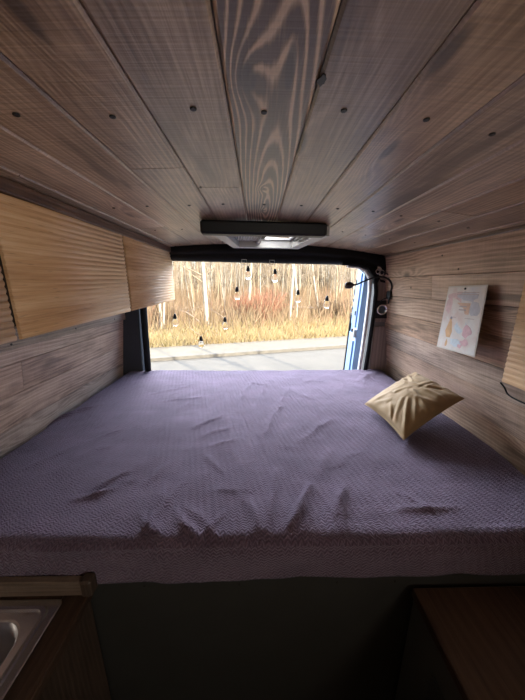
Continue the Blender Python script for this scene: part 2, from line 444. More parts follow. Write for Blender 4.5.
def wx(z): return .925 - .125 * (z + .6)                   # side walls lean in towards the roof
def side_wall(sgn, name, mat, zs, joints, tones):
    mb = MB()
    base = .955 if sgn < 0 else .925
    X = lambda z: sgn * (base - .125 * (z + .6))
    for i in range(len(zs) - 1):
        z0, z1 = zs[i], zs[i + 1]
        A = Vector((X(z1) - X(z0), 0, z1 - z0)); w = A.length; A.normalize()
        N = Vector((A.z, 0, -A.x)); N = N if N.x * sgn < 0 else -N
        cuts = [YB] + joints.get(i, []) + [YE]
        for j, (a, b) in enumerate(zip(cuts[:-1], cuts[1:])):
            rr = random.Random(i * 17 + j * 5 + (3 if sgn < 0 else 90))
            tb = tones[i % len(tones)]
            tone = (tb * rr.uniform(.95, 1.05), rr.uniform(.12, .5), rr.uniform(-.15, .15), 1)
            board(mb, (X(z0), a + .0008, z0 + .0006), A, (0, 1, 0), N, w - .0012, b - a - .0016, .014, a, rr.uniform(0, 50), tone, .0012, .003)
    za, zb = zs[0], zs[-1] + .1
    mb.add([(X(za) + sgn * .0145, YB, za), (X(za) + sgn * .0145, YE, za), (X(zb) + sgn * .0145, YE, zb), (X(zb) + sgn * .0145, YB, zb),
            (X(za) + sgn * .06, YB, za), (X(za) + sgn * .06, YE, za), (X(zb) + sgn * .06, YE, zb), (X(zb) + sgn * .06, YB, zb)],
           [(0, 1, 2, 3), (4, 7, 6, 5), (0, 4, 5, 1), (1, 5, 6, 2), (2, 6, 7, 3), (3, 7, 4, 0)], tone=(.4, 0, 0, 1))
    return struct(mb.build(name, mat))
zsR = [-1.42, -1.2, -1.0, -.8, -.655, -.53, -.41, -.298, -.186, -.075, .04, .172]
wallR = side_wall(1, 'wall_right', M_WALLR, zsR, {8: [.75], 6: [.3], 9: [1.32]}, [.9, .9, .9, .9, .82, .9, .98, 1.1, .9, 1.0, 1.04])
zsL = [-1.42, -1.2, -1.0, -.8, -.655, -.535, -.41, -.29, -.17, -.05, .07, .19]
wallL = side_wall(-1, 'wall_left', M_WALLL, zsL, {5: [.2], 6: [1.0], 7: [.6]}, [.9, .9, .9, .9, .95, 1.0, .95, 1.02, 1.0, .95, 1.04])
for y, z in ((1.147, .061), (1.251, .125), (1.50, -.02)):
    screw(wallR, (wx(z) - .0005, y, z), (-1, 0, -.12), .004)
# batten under the left cabinets
mb = MB(); mb.box(-.915, -.893, YB, 1.84, -.232, -.155, .003, 1, 12.3, (2.4, .3, -.1, 1))
bat = struct(mb.build('trim_2', M_UPST))
for y in (.95, 1.30, 1.66): screw(bat, (-.8925, y, -.212), (1, 0, 0), .004)
# reddish strip where the left cabinets meet the roof
mb = MB(); mb.box(-.60, -.552, YB, 1.80, .196, .2265, .002, 1, 4.4, (1, .4, .1, 1)); struct(mb.build('trim_3', M_TRIM))
# darker wood cove between right wall and ceiling
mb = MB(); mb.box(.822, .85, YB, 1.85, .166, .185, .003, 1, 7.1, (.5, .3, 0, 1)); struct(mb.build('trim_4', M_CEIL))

# floor and cabin end
mb = MB(); mb.box(-1.05, 1.05, YB, 1.9, -1.46, -1.42); struct(mb.build('floor', M_BOX))
mb = MB(); mb.box(-1.08, 1.08, YB - .04, YB, -1.42, .33); struct(mb.build('wall_front', M_SHELL))

# ------------------------------------------------------------------ rear door frame
fr = MB()
xs = [-.93 + i * (.93 + .875) / 60 for i in range(61)]
def zb_(x):
    z = .150 - .020 * (x + .55)
    if x > .58: t = min(1, (x - .58) / .235); z -= .17 * (1 - math.sqrt(max(0, 1 - t ** 2.4)))
    if x < -.62: t = min(1, (-.62 - x) / .17); z -= .15 * (1 - math.sqrt(max(0, 1 - t ** 2.2)))
    return z
vs = []; fs = []
for x in xs:
    zt = cz(x) + .03; zb = zb_(x)
    h = zt - .04 - zb
    pr = [(1.96, zt), (1.80, zt), (1.80, zb + h * .95), (1.792, zb + h * .7), (1.80, zb + h * .52), (1.812, zb + h * .48), (1.806, zb + h * .3), (1.812, zb + .012), (1.825, zb + .002), (1.86, zb), (1.96, zb + .004)]
    vs += [(x, y, z) for y, z in pr]
n = len(pr)
for i in range(60):
    for k in range(n): fs.append((i * n + k, i * n + (k + 1) % n, (i + 1) * n + (k + 1) % n, (i + 1) * n + k))
fs += [tuple(range(n)), tuple(range(60 * n, 61 * n))]
fr.add(vs, fs, smooth=True)
frame = struct(fr.build('trim_1', M_BLACK))
# left pillar
lp = MB(); lp.prism([(-.99, -.78), (-.825, -.78), (-.812, -.4), (-.80, -.15), (-.80, .14), (-.90, .14)], 1.80, 1.95, .006)
lpil = struct(lp.build('trim_5', M_PILLAR))
m_ = MB(); m_.tube([(-.772, 1.80, .12), (-.767, 1.80, -.15), (-.773, 1.80, -.4), (-.785, 1.80, -.78)], .022, 8); m_.build('door_seal', M_BLACK, lpil)
# right pillar
rp = MB(); rp.prism([(.775, -.78), (.96, -.78), (.96, -.2), (.90, .12), (.80, .12), (.80, -.1), (.795, -.35)], 1.82, 1.90, .005)
rpil = struct(rp.build('trim_6', M_PLASTIC))
m_ = MB(); m_.prism(rrect(.802, .925, -.255, .08, .022), 1.807, 1.822, .004); m_.build('upper_panel', M_PANEL, rpil)
m_ = MB(); m_.prism(rrect(.800, .93, -.76, -.285, .02), 1.806, 1.822, .005); m_.build('lower_panel', M_PANEL, rpil)
m_ = MB(); m_.tube([(.55, 1.80, .132), (.66, 1.80, .122), (.73, 1.80, .098), (.775, 1.80, .045), (.79, 1.80, -.05), (.789, 1.80, -.2), (.778, 1.80, -.45), (.758, 1.80, -.78)], .014, 8); m_.build('door_seal', M_BLACK, rpil)
m_ = MB(); m_.prism([(.60, .118), (.68, .112), (.73, .09), (.765, .04), (.775, -.05), (.772, -.2), (.762, -.45), (.742, -.78), (.722, -.78), (.742, -.45), (.752, -.2), (.755, -.05), (.748, .035), (.715, .082), (.67, .102), (.60, .108)], 1.83, 1.86, .004)
m_.build('painted_flange', M_WHITE, rpil)

# open right rear door, seen edge on through the opening
dr = MB()
# inner face plan: hinge near (.74,1.97) swinging out to (.93,2.66)
def dpt(s, z, d):     # s along the door, d through it; the skin follows the body's tumblehome
    hx, hy = .735 + .05 * (z + .6), 1.965
    ax, ay = .20, .70
    L = math.hypot(ax, ay); ax /= L; ay /= L
    return Vector((hx + ax * s + ay * d, hy + ay * s - ax * d, z))
rows = []
zz = [-1.95, -1.4, -.95, -.7, -.5, -.3, -.1, .05, .13, .165]
for d in (0., .07):
    for z in zz:
        e = .70 if z < .1 else .70 - (z - .1) * 1.6
        rows.append([dpt(s, z, d) for s in (0, .04, .1, .4, e - .06, e)])
vs = [p for r_ in rows for p in r_]; fs = []
nz = len(zz)
for d in (0, 1):
    for i in range(nz - 1):
        for j in range(5):
            a = (d * nz + i) * 6 + j; fs.append((a, a + 1, a + 7, a + 6))
for i in range(nz - 1):
    for j in (0, 5):
        a = i * 6 + j; b = (nz + i) * 6 + j; fs.append((a, a + 6, b + 6, b))
for i in (0, nz - 1):
    for j in range(5):
        a = i * 6 + j; b = (nz + i) * 6 + j; fs.append((a, a + 1, b + 1, b))
dr.add(vs, fs)
door = struct(dr.build('door_1', M_PAINT))
def dbox(name, s0, s1, z0, z1, d0, d1, mat):
    mb = MB(); vs = [dpt(s, z, d) for s in (s0, s1) for z in (z0, z1) for d in (d0, d1)]
    mb.add(vs, [(0, 1, 3, 2), (4, 6, 7, 5), (0, 4, 5, 1), (2, 3, 7, 6), (0, 2, 6, 4), (1, 5, 7, 3)])
    return mb.build(name, mat, door)
dbox('inner_panel', .14, .62, -1.6, -.45, -.012, .001, M_PAINT)
dbox('inner_panel', .14, .60, -.36, .08, -.010, .001, M_PAINT)
for z0, z1, s0 in ((-.005, .035, .50), (-.10, -.05, .60), (-.165, -.14, .62), (-.235, -.215, .62), (-.30, -.285, .62), (-.25, -.215, .2), (-.41, -.385, .34)):
    dbox('latch_recess', s0, s0 + .05, z0, z1, -.016, -.0, M_BLK)
m_ = MB(); m_.tube([dpt(.69, z, -.008) for z in (-.28, -.6, -1.0, -1.8)], .014, 8); m_.build('door_edge_seal', M_BLACK, door)
dbox('hinge', .02, .12, -.40, -.34, -.02, .0, M_GREY)

# ------------------------------------------------------------------ roof hatch
hx = empty('roof_hatch', (.03, 1.4, .195), 'black-rimmed roof hatch with half-closed grey blind in plank ceiling', 'roof hatch')
def ring(mb, outer, inner, z0, z1):
    vs = [(p[0], p[1], z) for z in (z0, z1) for lp in (outer, inner) for p in lp]
    n = len(outer); fs = []
    for i in range(n):
        j = (i + 1) % n
        fs += [(i, j, n + j, n + i), (2 * n + i, 3 * n + i, 3 * n + j, 2 * n + j), (i, 2 * n + i, 2 * n + j, j), (n + i, n + j, 3 * n + j, 3 * n + i)]
    mb.add(vs, fs)
m_ = MB(); m_.box(-.252, .262, 1.145, 1.20, .192, .243, .008); m_.build('front_bar', M_BLK, hx)
m_ = MB(); ring(m_, [(-.215, 1.185), (.285, 1.185), (.262, 1.62), (-.115, 1.62)], [(-.155, 1.225), (.225, 1.225), (.21, 1.575), (-.085, 1.575)], .198, .238)
m_.build('frame', M_GREY, hx)
m_ = MB(); ring(m_, [(-.165, 1.24), (.202, 1.24), (.202, 1.57), (-.165, 1.57)], [(-.155, 1.255), (.19, 1.255), (.19, 1.555), (-.155, 1.555)], .238, .268)
m_.build('shaft', M_WHITE, hx)
m_ = MB(); m_.box(-.17, .207, 1.235, 1.575, .268, .28, .003); m_.build('frosted_dome', M_FROST, hx)
bl = MB()                                                     # pleated blind covering the left half
vs = []; fs = []; NP = 26
for i in range(NP + 1):
    x = -.16 + (.012 + .16) * i / NP; z = .226 + (.006 if i % 2 else 0)
    vs += [(x, 1.215, z), (x, 1.585, z), (x, 1.585, z + .003), (x, 1.215, z + .003)]
for i in range(NP):
    for k in range(4): fs.append((i * 4 + k, i * 4 + (k + 1) % 4, i * 4 + 4 + (k + 1) % 4, i * 4 + 4 + k))
bl.add(vs, fs); bl.build('pleated_blind', M_BLIND, hx)
m_ = MB(); m_.box(.010, .03, 1.215, 1.585, .214, .236, .003); bb = m_.build('blind_rail', M_GREY, hx)
m_ = MB(); m_.box(.011, .029, 1.29, 1.35, .206, .215, .003); m_.build('handle', M_BLK, bb)
m_ = MB(); m_.box(.192, .207, 1.28, 1.46, .212, .226, .003); m_.build('catch', M_BLK, hx)

hx.rotation_euler = (0, 0, math.radians(6.))
# ------------------------------------------------------------------ overhead cabinets with ribbed doors
def rib_door(name, x, y0, y1, z0, z1, sgn, parent, nr=21, th=.007, amp=.0015, seed=0., tilt=0.):
    """ribbed slab facing the aisle; sgn is the direction of its face"""
    mb = MB(); vs = []; fs = []; gp = []
    NZ = nr * 8
    rows = []
    for i in range(NZ + 1):
        t = i / NZ; z = z0 + (z1 - z0) * t
        c = abs(math.sin(pi * nr * t)); o = amp * (2 * c - 1)
        rows.append((x + sgn * o, z))
    ys = [y0, y1]
    for y in ys:
        for px, z in rows: vs.append((px, y, z + tilt * (y - 1.2))); gp.append((y, z, seed))
        vs.append((x - sgn * th, y, z1 + tilt * (y - 1.2))); gp.append((y, z1, seed)); vs.append((x - sgn * th, y, z0 + tilt * (y - 1.2))); gp.append((y, z0, seed))
    n = len(rows) + 2
    for k in range(n):
        k2 = (k + 1) % n
        fs.append((k, k2, n + k2, n + k))
    fs += [tuple(range(n)), tuple(reversed(range(n, 2 * n)))]
    mb.add(vs, fs, gp); mb.sm = [k < len(rows) - 1 for k in range(n)] + [False, False]
    o = mb.build(name, M_RIB, parent)
    return o
spans = [(-.55, .616, 'ribbed wooden overhead cabinet at the left edge of the photo', 1.1),
         (.630, 1.190, 'ribbed wooden overhead cabinet in the middle of the left row', 5.7),
         (1.208, 1.838, 'ribbed wooden overhead cabinet nearest the rear opening', 9.2)]
for y0, y1, lb, sd in spans:
    c = empty('overhead_cabinet', (-.72, (y0 + y1) / 2, -.115), lb, 'cabinet', 'ribbed overhead cabinets')
    m_ = MB(); m_.box(-.86, -.574, y0 - .003, y1 + .002, -.098, .186, .001, 1, sd); m_.build('carcass', M_CABSIDE, c)
    rib_door('door', -.563, y0, y1, -.117, .205, 1, c, seed=sd, tilt=.02)
c = empty('overhead_cabinet', (.78, .35, -.275), 'ribbed wooden cabinet hung on the right plank wall', 'cabinet', 'ribbed overhead cabinets')
m_ = MB(); m_.box(.717, .845, -.3, .708, -.270, .155, .001, 1, 3.); m_.build('carcass', M_CABSIDE, c)
rib_door('door', .706, -.3, .712, -.275, .155, -1, c, nr=28, seed=21., amp=.001)

# ------------------------------------------------------------------ bed
bed = empty('bed_platform', (0, 1.1, -1.42), 'dark painted bed platform under the purple blanket', 'bed')
m_ = MB(); m_.box(-.93, .90, .512, .530, -1.419, -.716, .002, 0, 2.); pn = m_.build('front_panel', M_BOX, bed)
for x in (-.29, -.05, .2, .35): 
    s_ = screw(pn, (x, .5118, -.742), (0, -1, 0), .0035)
m_ = MB(); m_.box(-.93, .90, .506, .531, -.7155, -.706, .002, 0, 6., (.35, .3, 0, 1)); m_.build('top_edge', M_UPST, bed)
m_ = MB(); m_.box(-.93, .90, .532, 1.80, -.73, -.7155); m_.build('slatted_base', M_BOX, bed)
m_ = MB(); m_.box(-.92, .885, .535, 1.79, -.7055, -.635, .03); m_.build('mattress', M_MATT, bed)

WR = [(-0.54,0.64,-0.4,0.71,.008,.012),(-0.49,0.71,-0.42,0.76,.005,.011),(-0.51,0.67,-0.4,0.70,-.006,.008),(-0.28,0.58,-0.23,0.51,.008,.010),(-0.23,0.60,-0.14,0.50,.010,.010),(-0.32,0.59,-0.26,0.52,.007,.009),(-0.2,0.61,-0.09,0.52,.007,.010),(-0.25,0.93,-0.1,1.05,.006,.013),(-0.18,0.89,-0.07,0.94,.005,.011),(-0.28,1.02,-0.16,1.14,.007,.012),(-0.2,0.85,-0.12,0.75,.006,.012),(-0.99,1.04,-0.80,1.25,.016,.014),(0.08,0.55,0.16,0.69,.010,.011),(0.03,0.56,0.06,0.75,.009,.011),(0.0,0.9,0.15,1.36,.007,.018),(0.21,0.58,0.27,0.69,.009,.011),(0.2,0.72,0.26,0.86,.006,.014),(0.41,0.66,0.48,0.58,.006,.010),(0.38,0.59,0.55,0.60,.007,.009),(-0.6,1.37,-0.41,1.52,.006,.014),(-0.51,1.28,-0.32,1.35,.006,.012),(0.07,0.54,0.12,0.62,.006,.008),(-0.05,0.65,0.01,0.54,.008,.010),(0.16,0.92,0.32,1.08,.006,.016),(-0.66,0.94,-0.58,1.01,.005,.010),(0.23,1.36,0.32,1.29,.006,.012),(-.02,1.2,.07,1.62,.006,.016),(.08,1.2,.2,1.5,.005,.014),(-.12,1.25,-.02,1.6,.005,.014),(.66,1.60,.80,1.74,.014,.03),(.70,1.72,.78,1.50,.010,.02),(.5,.8,.62,.95,.005,.014),(-.8,.75,-.7,.9,.005,.012),(.25,1.0,.29,1.3,.005,.014),(-.36,.7,-.3,.8,.005,.012)]
r9 = random.Random(5)
for k in range(46):
    x_, y_ = r9.uniform(-.75, .75), r9.uniform(.52, 1.6); a_ = r9.gauss(1.2, .6); L_ = r9.uniform(.04, .13)
    WR.append((x_, y_, x_ + L_ * math.cos(a_), y_ + L_ * math.sin(a_), r9.uniform(.0015, .004), r9.uniform(.006, .012)))
for k in range(14):
    x_ = r9.uniform(-.3, .3); y_ = r9.uniform(.5, .58); WR.append((x_, y_, x_ + r9.uniform(.0, .05), y_ + r9.uniform(.06, .14), r9.uniform(.003, .007), r9.uniform(.007, .011)))
def wr(x, y):
    h = 0
    for ax, ay, bx, by, a, w in WR:
        dx, dy = bx - ax, by - ay; L2 = dx * dx + dy * dy
        t = ((x - ax) * dx + (y - ay) * dy) / L2
        tt = max(0, min(1, t)); ex, ey = x - ax - dx * tt, y - ay - dy * tt
        wob = .012 * noise.noise(Vector((x * 14, y * 14, a * 900)))
        L = math.sqrt(L2); s = (ex * dy - ey * dx) / L + wob if 0 < t < 1 else math.hypot(ex, ey)
        fall = math.sin(pi * min(1, max(0, t * .84 + .08))) ** .6 if 0 < t < 1 else .45
        q = (s / w) ** 2
        if q < 9: h += a * fall * math.exp(-q)
    return h
bk = MB(); NX, NS = 320, 250
vs = []; fs = []; gp = []
yf, rr_, top = .497, .045, -.598
drop = .108
L1 = drop - rr_; L2 = rr_ * pi / 2; L3 = 1.80 - (yf + rr_); Lt = L1 + L2 + L3 + .12
for j in range(NS + 1):
    s = Lt * j / NS
    for i in range(NX + 1):
        x = -.945 + (.945 + .915) * i / NX
        hem = .008 * noise.noise(Vector((x * 3.1, 0, 2.2))) + .004 * noise.noise(Vector((x * 11, 0, 5.2))) + (.012 if x < -.42 else 0)
        if s < L1: y, z, nv, tf = yf, top - rr_ - (L1 - s) * (1 + (hem / L1 if L1 else 0)) , (0, -1, 0), 0.
        elif s < L1 + L2:
            a = (s - L1) / rr_; y = yf + rr_ - rr_ * math.cos(a); z = top - rr_ + rr_ * math.sin(a); nv = (0, -math.cos(a), math.sin(a)); tf = math.sin(a)
        elif s < L1 + L2 + L3: y = yf + rr_ + s - L1 - L2; z = top; nv = (0, 0, 1); tf = 1.
        else:
            q = (s - L1 - L2 - L3); a = min(pi / 2, q / .03); y = 1.80 - .0 + .022 * math.sin(a); z = top - .022 * (1 - math.cos(a)) - max(0, q - .03 * pi / 2); nv = (0, math.sin(a), math.cos(a)); tf = max(0, 1 - q / .05)
        p = Vector((x, y, z)); N = Vector(nv)
        dsp = wr(x, y) * (.35 + .65 * tf)
        dsp += .009 * noise.noise(Vector((x * 2.3, s * 2.3, 1.))) + .005 * noise.noise(Vector((x * 6, s * 7, 4.))) + .0022 * noise.noise(Vector((x * 17, s * 17, 8.)))
        if s < L1 + L2: dsp += .004 * noise.noise(Vector((x * 9, s * 2, 3.))) * (1 - tf)
        dsp = max(dsp, -.014)
        p += N * dsp
        # edges tuck down beside the walls; the far right slumps where the cushion presses
        e = min(x + .945, .915 - x)
        if e < .06 and s > L1: p.z -= .03 * (1 - e / .06) ** 2
        if p.z < -.60: pass
        if s > L1 + L2 and x > .55 and y < .9: p.z -= .018 * min(1, (x - .55) / .3) * min(1, (.9 - y) / .2)
        if z < top and y < .56 and x > -.1: p.z -= 0
        p.z = max(p.z, -.722 if x > -.41 else -.692)
        if y < .51: p.y = min(p.y, .503)
        vs.append(p); gp.append((x, s, 0))
w = NX + 1
for j in range(NS):
    for i in range(NX): fs.append((j * w + i, j * w + i + 1, (j + 1) * w + i + 1, (j + 1) * w + i))
bk.add(vs, fs, gp, smooth=True)
blanket = bk.build('blanket', M_PLUSH, recalc=False)
so = blanket.modifiers.new('thickness', 'SOLIDIFY'); so.thickness = .006; so.offset = -1
tag(blanket, 'purple plush zigzag blanket spread over the whole bed', 'blanket')

# ------------------------------------------------------------------ cushion
def cushion():
    mb = MB(); n = 72
    # corners: left, top (by the wall), right, bottom
    Lc, Tc, Rc, Bc = Vector((.512, 1.165, -.560)), Vector((.835, 1.325, -.455)), Vector((.868, 1.02, -.468)), Vector((.545, .875, -.568))
    nrm = (Tc - Lc).cross(Bc - Lc).normalized()
    if nrm.z < 0: nrm = -nrm
    ctr = (Lc + Tc + Rc + Bc) / 4
    cr = []
    r_ = random.Random(11)
    for i in range(22):                 # creases fanning from seam and corners
        a, b = r_.choice(((-1, r_.uniform(-1, 1)), (1, r_.uniform(-1, 1)), (r_.uniform(-1, 1), -1), (r_.uniform(-1, 1), 1)))
        cr.append((a, b, a * .5 + r_.uniform(-.25, .25), b * .5 + r_.uniform(-.25, .25), r_.uniform(.0015, .0045), r_.uniform(.04, .07)))
    cr += [(-.1, .9, .05, .1, .0045, .06), (.5, .95, .3, .2, .004, .05), (.95, .6, .4, .2, .0045, .05), (-.9, .9, -.3, .3, .005, .06), (-.95, .5, -.4, .15, .004, .05), (-.55, .95, -.1, .4, .005, .05), (.2, -.5, .35, .1, .004, .05), (-.3, -.3, .1, -.1, .003, .05)]
    for side in (1, -1):
        vs = []; fs = []
        for j in range(n + 1):
            for i in range(n + 1):
                a = -1 + 2 * i / n; b = -1 + 2 * j / n
                pa = a * (1 - .075 * (1 - b * b)); pb = b * (1 - .075 * (1 - a * a))
                s, t = (pa + 1) / 2, (pb + 1) / 2
                P = (Lc * (1 - s) + Tc * s) * (1 - t) + (Bc * (1 - s) + Rc * s) * t
                e = max(0, (1 - a * a) * (1 - b * b))
                h = .062 * e ** .42
                if side > 0:
                    for ax, ay, bx, by, am, w_ in cr:
                        dx, dy = bx - ax, by - ay; L2_ = dx * dx + dy * dy
                        tt = max(0, min(1, ((a - ax) * dx + (b - ay) * dy) / L2_))
                        d = math.hypot(a - ax - dx * tt, b - ay - dy * tt) + .02 * noise.noise(Vector((a * 4, b * 4, am * 500)))
                        h += am * (math.exp(-(d / w_) ** 2) - .55 * math.exp(-((d - 1.7 * w_) / w_) ** 2)) * min(1, e * 6) * (1 - .5 * tt)
                    h += .004 * noise.noise(Vector((a * 3, b * 3, 7))) * min(1, e * 4)
                else: h *= .55
                vs.append(P + nrm * side * h)
        for j in range(n):
            for i in range(n):
                q = j * (n + 1) + i; f_ = (q, q + 1, q + n + 2, q + n + 1)
                fs.append(f_ if side > 0 else tuple(reversed(f_)))
        mb.add(vs, fs, smooth=True)
    o = mb.build('cushion', M_CUSH)
    # seam piping around the edge
    pts = []
    for k in range(4 * 24):
        q = k / 24; sI = int(q); f_ = -1 + 2 * (q - sI)
        a, b = ((f_, -1), (1, f_), (-f_, 1), (-1, -f_))[sI]
        pa = a * (1 - .075 * (1 - b * b)); pb = b * (1 - .075 * (1 - a * a)); s, t = (pa + 1) / 2, (pb + 1) / 2
        pts.append((Lc * (1 - s) + Tc * s) * (1 - t) + (Bc * (1 - s) + Rc * s) * t)
    m2 = MB(); m2.tube(pts + [pts[0]], .0022, 6); m2.build('seam', M_CUSH, o)
    return tag(o, 'creased mustard khaki square cushion leaning on the right wall', 'cushion')
cushion()

# ------------------------------------------------------------------ calendar print on the right wall
X_ = .848
cal = empty('wall_calendar', (X_, 1.09, -.29), 'pale pastel illustrated calendar card hanging from a nail', 'calendar')
cal_tl, cal_tr, cal_br, cal_bl = (1.193, -.010), (.966, -.002), (.950, -.268), (1.209, -.288)
def cp(s, t, d=0.):   # s 0 left..1 right, t 0 top..1 bottom; the card bows away from the wall at lower right
    y = (cal_tl[0] * (1 - s) + cal_tr[0] * s) * (1 - t) + (cal_bl[0] * (1 - s) + cal_br[0] * s) * t
    z = (cal_tl[1] * (1 - s) + cal_tr[1] * s) * (1 - t) + (cal_bl[1] * (1 - s) + cal_br[1] * s) * t
    return Vector((X_ - .002 - .020 * s - .010 * t * s - d, y, z))
def cpatch(poly, d0, d1):
    mb = MB(); mb.prism(poly, d0, d1, 0, lambda a, b, c: cp(a, b, c)); return mb
mb = MB(); n_ = 12; vs = []; fs = []
for d in (-.0016, .0):
    for j in range(n_ + 1):
        for i in range(n_ + 1): vs.append(cp(i / n_, j / n_, d))
w_ = n_ + 1
for j in range(n_):
    for i in range(n_):
        q = j * w_ + i; fs += [(q, q + 1, q + w_ + 1, q + w_), (q + w_ * w_, q + w_ * w_ + w_, q + w_ * w_ + w_ + 1, q + w_ * w_ + 1)]
for k in range(n_):
    for a_, b_ in ((k, k + 1), (n_ * w_ + k, n_ * w_ + k + 1), (k * w_, (k + 1) * w_), (k * w_ + n_, (k + 1) * w_ + n_)):
        fs.append((a_, b_, b_ + w_ * w_, a_ + w_ * w_))
mb.add(vs, fs); mb.build('card', M_PAPER, cal)
pic = cpatch([(.025, .02), (.975, .02), (.975, .98), (.025, .98)], .0, .0006).build('printed_picture', M_PRINT, cal)
def flat(col): return plain('ink_%d' % int(sum(c * 10 ** (i + 2) for i, c in enumerate(col))), col, .65, nz=.25, ns=60.)
def ell(cx, cy, rx, ry, n=14, jit=.0, sd=1):
    r_ = random.Random(sd); return [(cx + rx * math.cos(2 * pi * i / n) * (1 + r_.uniform(-jit, jit)), cy + ry * math.sin(2 * pi * i / n) * (1 + r_.uniform(-jit, jit))) for i in range(n)]
inks = [('pink_wash', [ell(.30, .17, .22, .09, 14, .3, 2), ell(.14, .30, .09, .12, 14, .3, 3)], (.66, .46, .45)),
        ('grey_wash', [ell(.62, .16, .26, .07, 16, .3, 4), ell(.80, .32, .13, .11, 14, .3, 5)], (.52, .50, .53)),
        ('orange_block', [[(.36, .25), (.70, .255), (.70, .42), (.37, .415)]], (.70, .46, .33)),
        ('blue_wash', [ell(.55, .60, .14, .10, 14, .3, 6), ell(.50, .86, .15, .07, 14, .3, 7)], (.60, .66, .70)),
        ('orange_figure', [ell(.27, .515, .035, .03), [(.24, .54), (.31, .54), (.36, .70), (.33, .80), (.23, .80), (.17, .70)], ell(.26, .9, .035, .06, 12, .3, 8)], (.70, .43, .22)),
        ('pink_flower', [ell(.72, .84, .10, .05, 12, .35, 9), ell(.62, .90, .05, .03, 10, .3, 10), ell(.73, .66, .12, .09, 13, .35, 12)], (.68, .42, .44)),
        ('dark_hair', [ell(.275, .49, .03, .022)], (.28, .25, .27))]
for k, (nm, polys, col) in enumerate(inks):
    mb = MB()
    for j, pl in enumerate(polys): mb.prism(pl, .0005, .0009 + .0001 * k + .00002 * j, 0, lambda a, b, c: cp(a, b, c))
    mb.build(nm, flat(col), pic)
mb = MB()                                                    # faint unreadable strokes where the photo shows small lettering
for y_ in (.095, .125, .47): mb.prism([(.3, y_), (.85, y_ + .002), (.85, y_ + .012), (.3, y_ + .01)], .0006, .0012, 0, lambda a, b, c: cp(a, b, c))
for y_ in (.295, .345): mb.prism([(.43, y_), (.62, y_ + .002), (.62, y_ + .022), (.43, y_ + .02)], .0009, .0016, 0, lambda a, b, c: cp(a, b, c))
mb.build('faint_lettering', flat((.50, .40, .37)), pic)
nl = MB(); q = Vector((-1, 0, 0)).to_track_quat('Z', 'Y').to_matrix().to_4x4(); q.translation = cp(.5, .045, -.012)
nl.lathe([(.0012, -.008), (.0012, .013), (.0045, .013), (.004, .016), (.001, .0165)], q, 10)
tag(nl.build('nail', M_SCREW), 'small dark nail holding up the pastel calendar', 'nail')

# ------------------------------------------------------------------ reading lamp, socket, hook, cable
lampe = empty('gooseneck_lamp', (.875, 1.73, -.07), 'black gooseneck reading lamp arching over the rear right pillar', 'lamp')
m_ = MB(); m_.box(.842, .866, 1.715, 1.765, -.095, -.045, .004); m_.tube([(.852, 1.738, -.09), (.852, 1.738, -.125)], .006, 8); m_.build('wall_mount', M_BLK, lampe)
def cr_path(P, n=8):
    P = [Vector(p) for p in P]; P = [2 * P[0] - P[1]] + P + [2 * P[-1] - P[-2]]; o = []
    for i in range(1, len(P) - 2):
        for k in range(n):
            t = k / n; a, b, c_, d = P[i - 1], P[i], P[i + 1], P[i + 2]
            o.append(.5 * ((2 * b) + (c_ - a) * t + (2 * a - 5 * b + 4 * c_ - d) * t * t + (3 * b - a - 3 * c_ + d) * t ** 3))
    return o + [P[-2]]
gn = cr_path([(.850, 1.735, -.06), (.848, 1.71, -.02), (.825, 1.69, .015), (.785, 1.69, .04), (.73, 1.70, .04), (.67, 1.71, .018), (.625, 1.71, -.002), (.598, 1.71, -.006)])
m_ = MB(); m_.tube(gn, .0055, 8); m_.build('gooseneck', M_BLK, lampe)
d_ = (gn[-1] - gn[-4]).normalized(); q = d_.to_track_quat('Z', 'Y').to_matrix().to_4x4(); q.translation = gn[-1]
m_ = MB(); m_.lathe([(.005, -.01), (.009, -.004), (.017, .006), (.021, .018), (.021, .034), (.017, .046), (.010, .050)], q, 18); m_.build('lamp_head', plain('dark_bronze', (.045, .033, .028), .35, .3), lampe)
m_ = MB(); m_.tube(cr_path([(.846, 1.735, -.085), (.825, 1.77, -.10), (.812, 1.79, -.13), (.826, 1.795, -.155)]), .0022, 6); m_.build('power_cable', M_BLK, lampe)
m_ = MB(); m_.tube(cr_path([(.856, 1.74, -.05), (.862, 1.75, .0), (.855, 1.76, .04), (.835, 1.77, .065), (.80, 1.78, .08)]), .003, 6); m_.build('feed_cable', M_BLK, lampe)
so_ = empty('power_socket', (.838, 1.80, -.168), 'square black power socket with silver ring on the right pillar', 'socket')
m_ = MB(); m_.prism(rrect(.780, .890, -.228, -.108, .01), 1.792, 1.807, .003); m_.build('plate', M_BLK, so_)
q = Matrix.Translation((.838, 1.7925, -.168)) @ Matrix.Rotation(pi / 2, 4, 'X')
m_ = MB(); m_.lathe([(.026, 0), (.036, 0), (.036, .008), (.033, .010), (.027, .009), (.026, .0)], q, 28); m_.build('ring', M_CHROME, so_)
m_ = MB(); m_.lathe([(.001, 0), (.026, 0), (.024, .004), (.018, .003), (.0, .002)], q, 24); m_.build('socket_cap', plain('blue_grey_plastic', (.06, .08, .10), .3), so_)
hk = empty('cable_clip', (.795, 1.79, .085), 'small chrome clip holding cable at the top corner', 'clip')
for k, (x, z, r_) in enumerate(((.785, .080, .015), (.806, .072, .016))):
    m_ = MB(); m_.tube([(x + r_ * math.cos(t * pi / 8), 1.788 - .004 * k, z + r_ * math.sin(t * pi / 8)) for t in range(17)], .0035, 6); m_.build('loop', M_CHROME, hk)
m_ = MB(); m_.box(.782, .812, 1.795, 1.806, .085, .112, .003); m_.build('base', M_CHROME, hk)
m_ = MB(); m_.tube(cr_path([(.874, .885, -.345), (.876, .868, -.358), (.879, .848, -.379), (.880, .79, -.383), (.880, .70, -.378)]), .0028, 6)
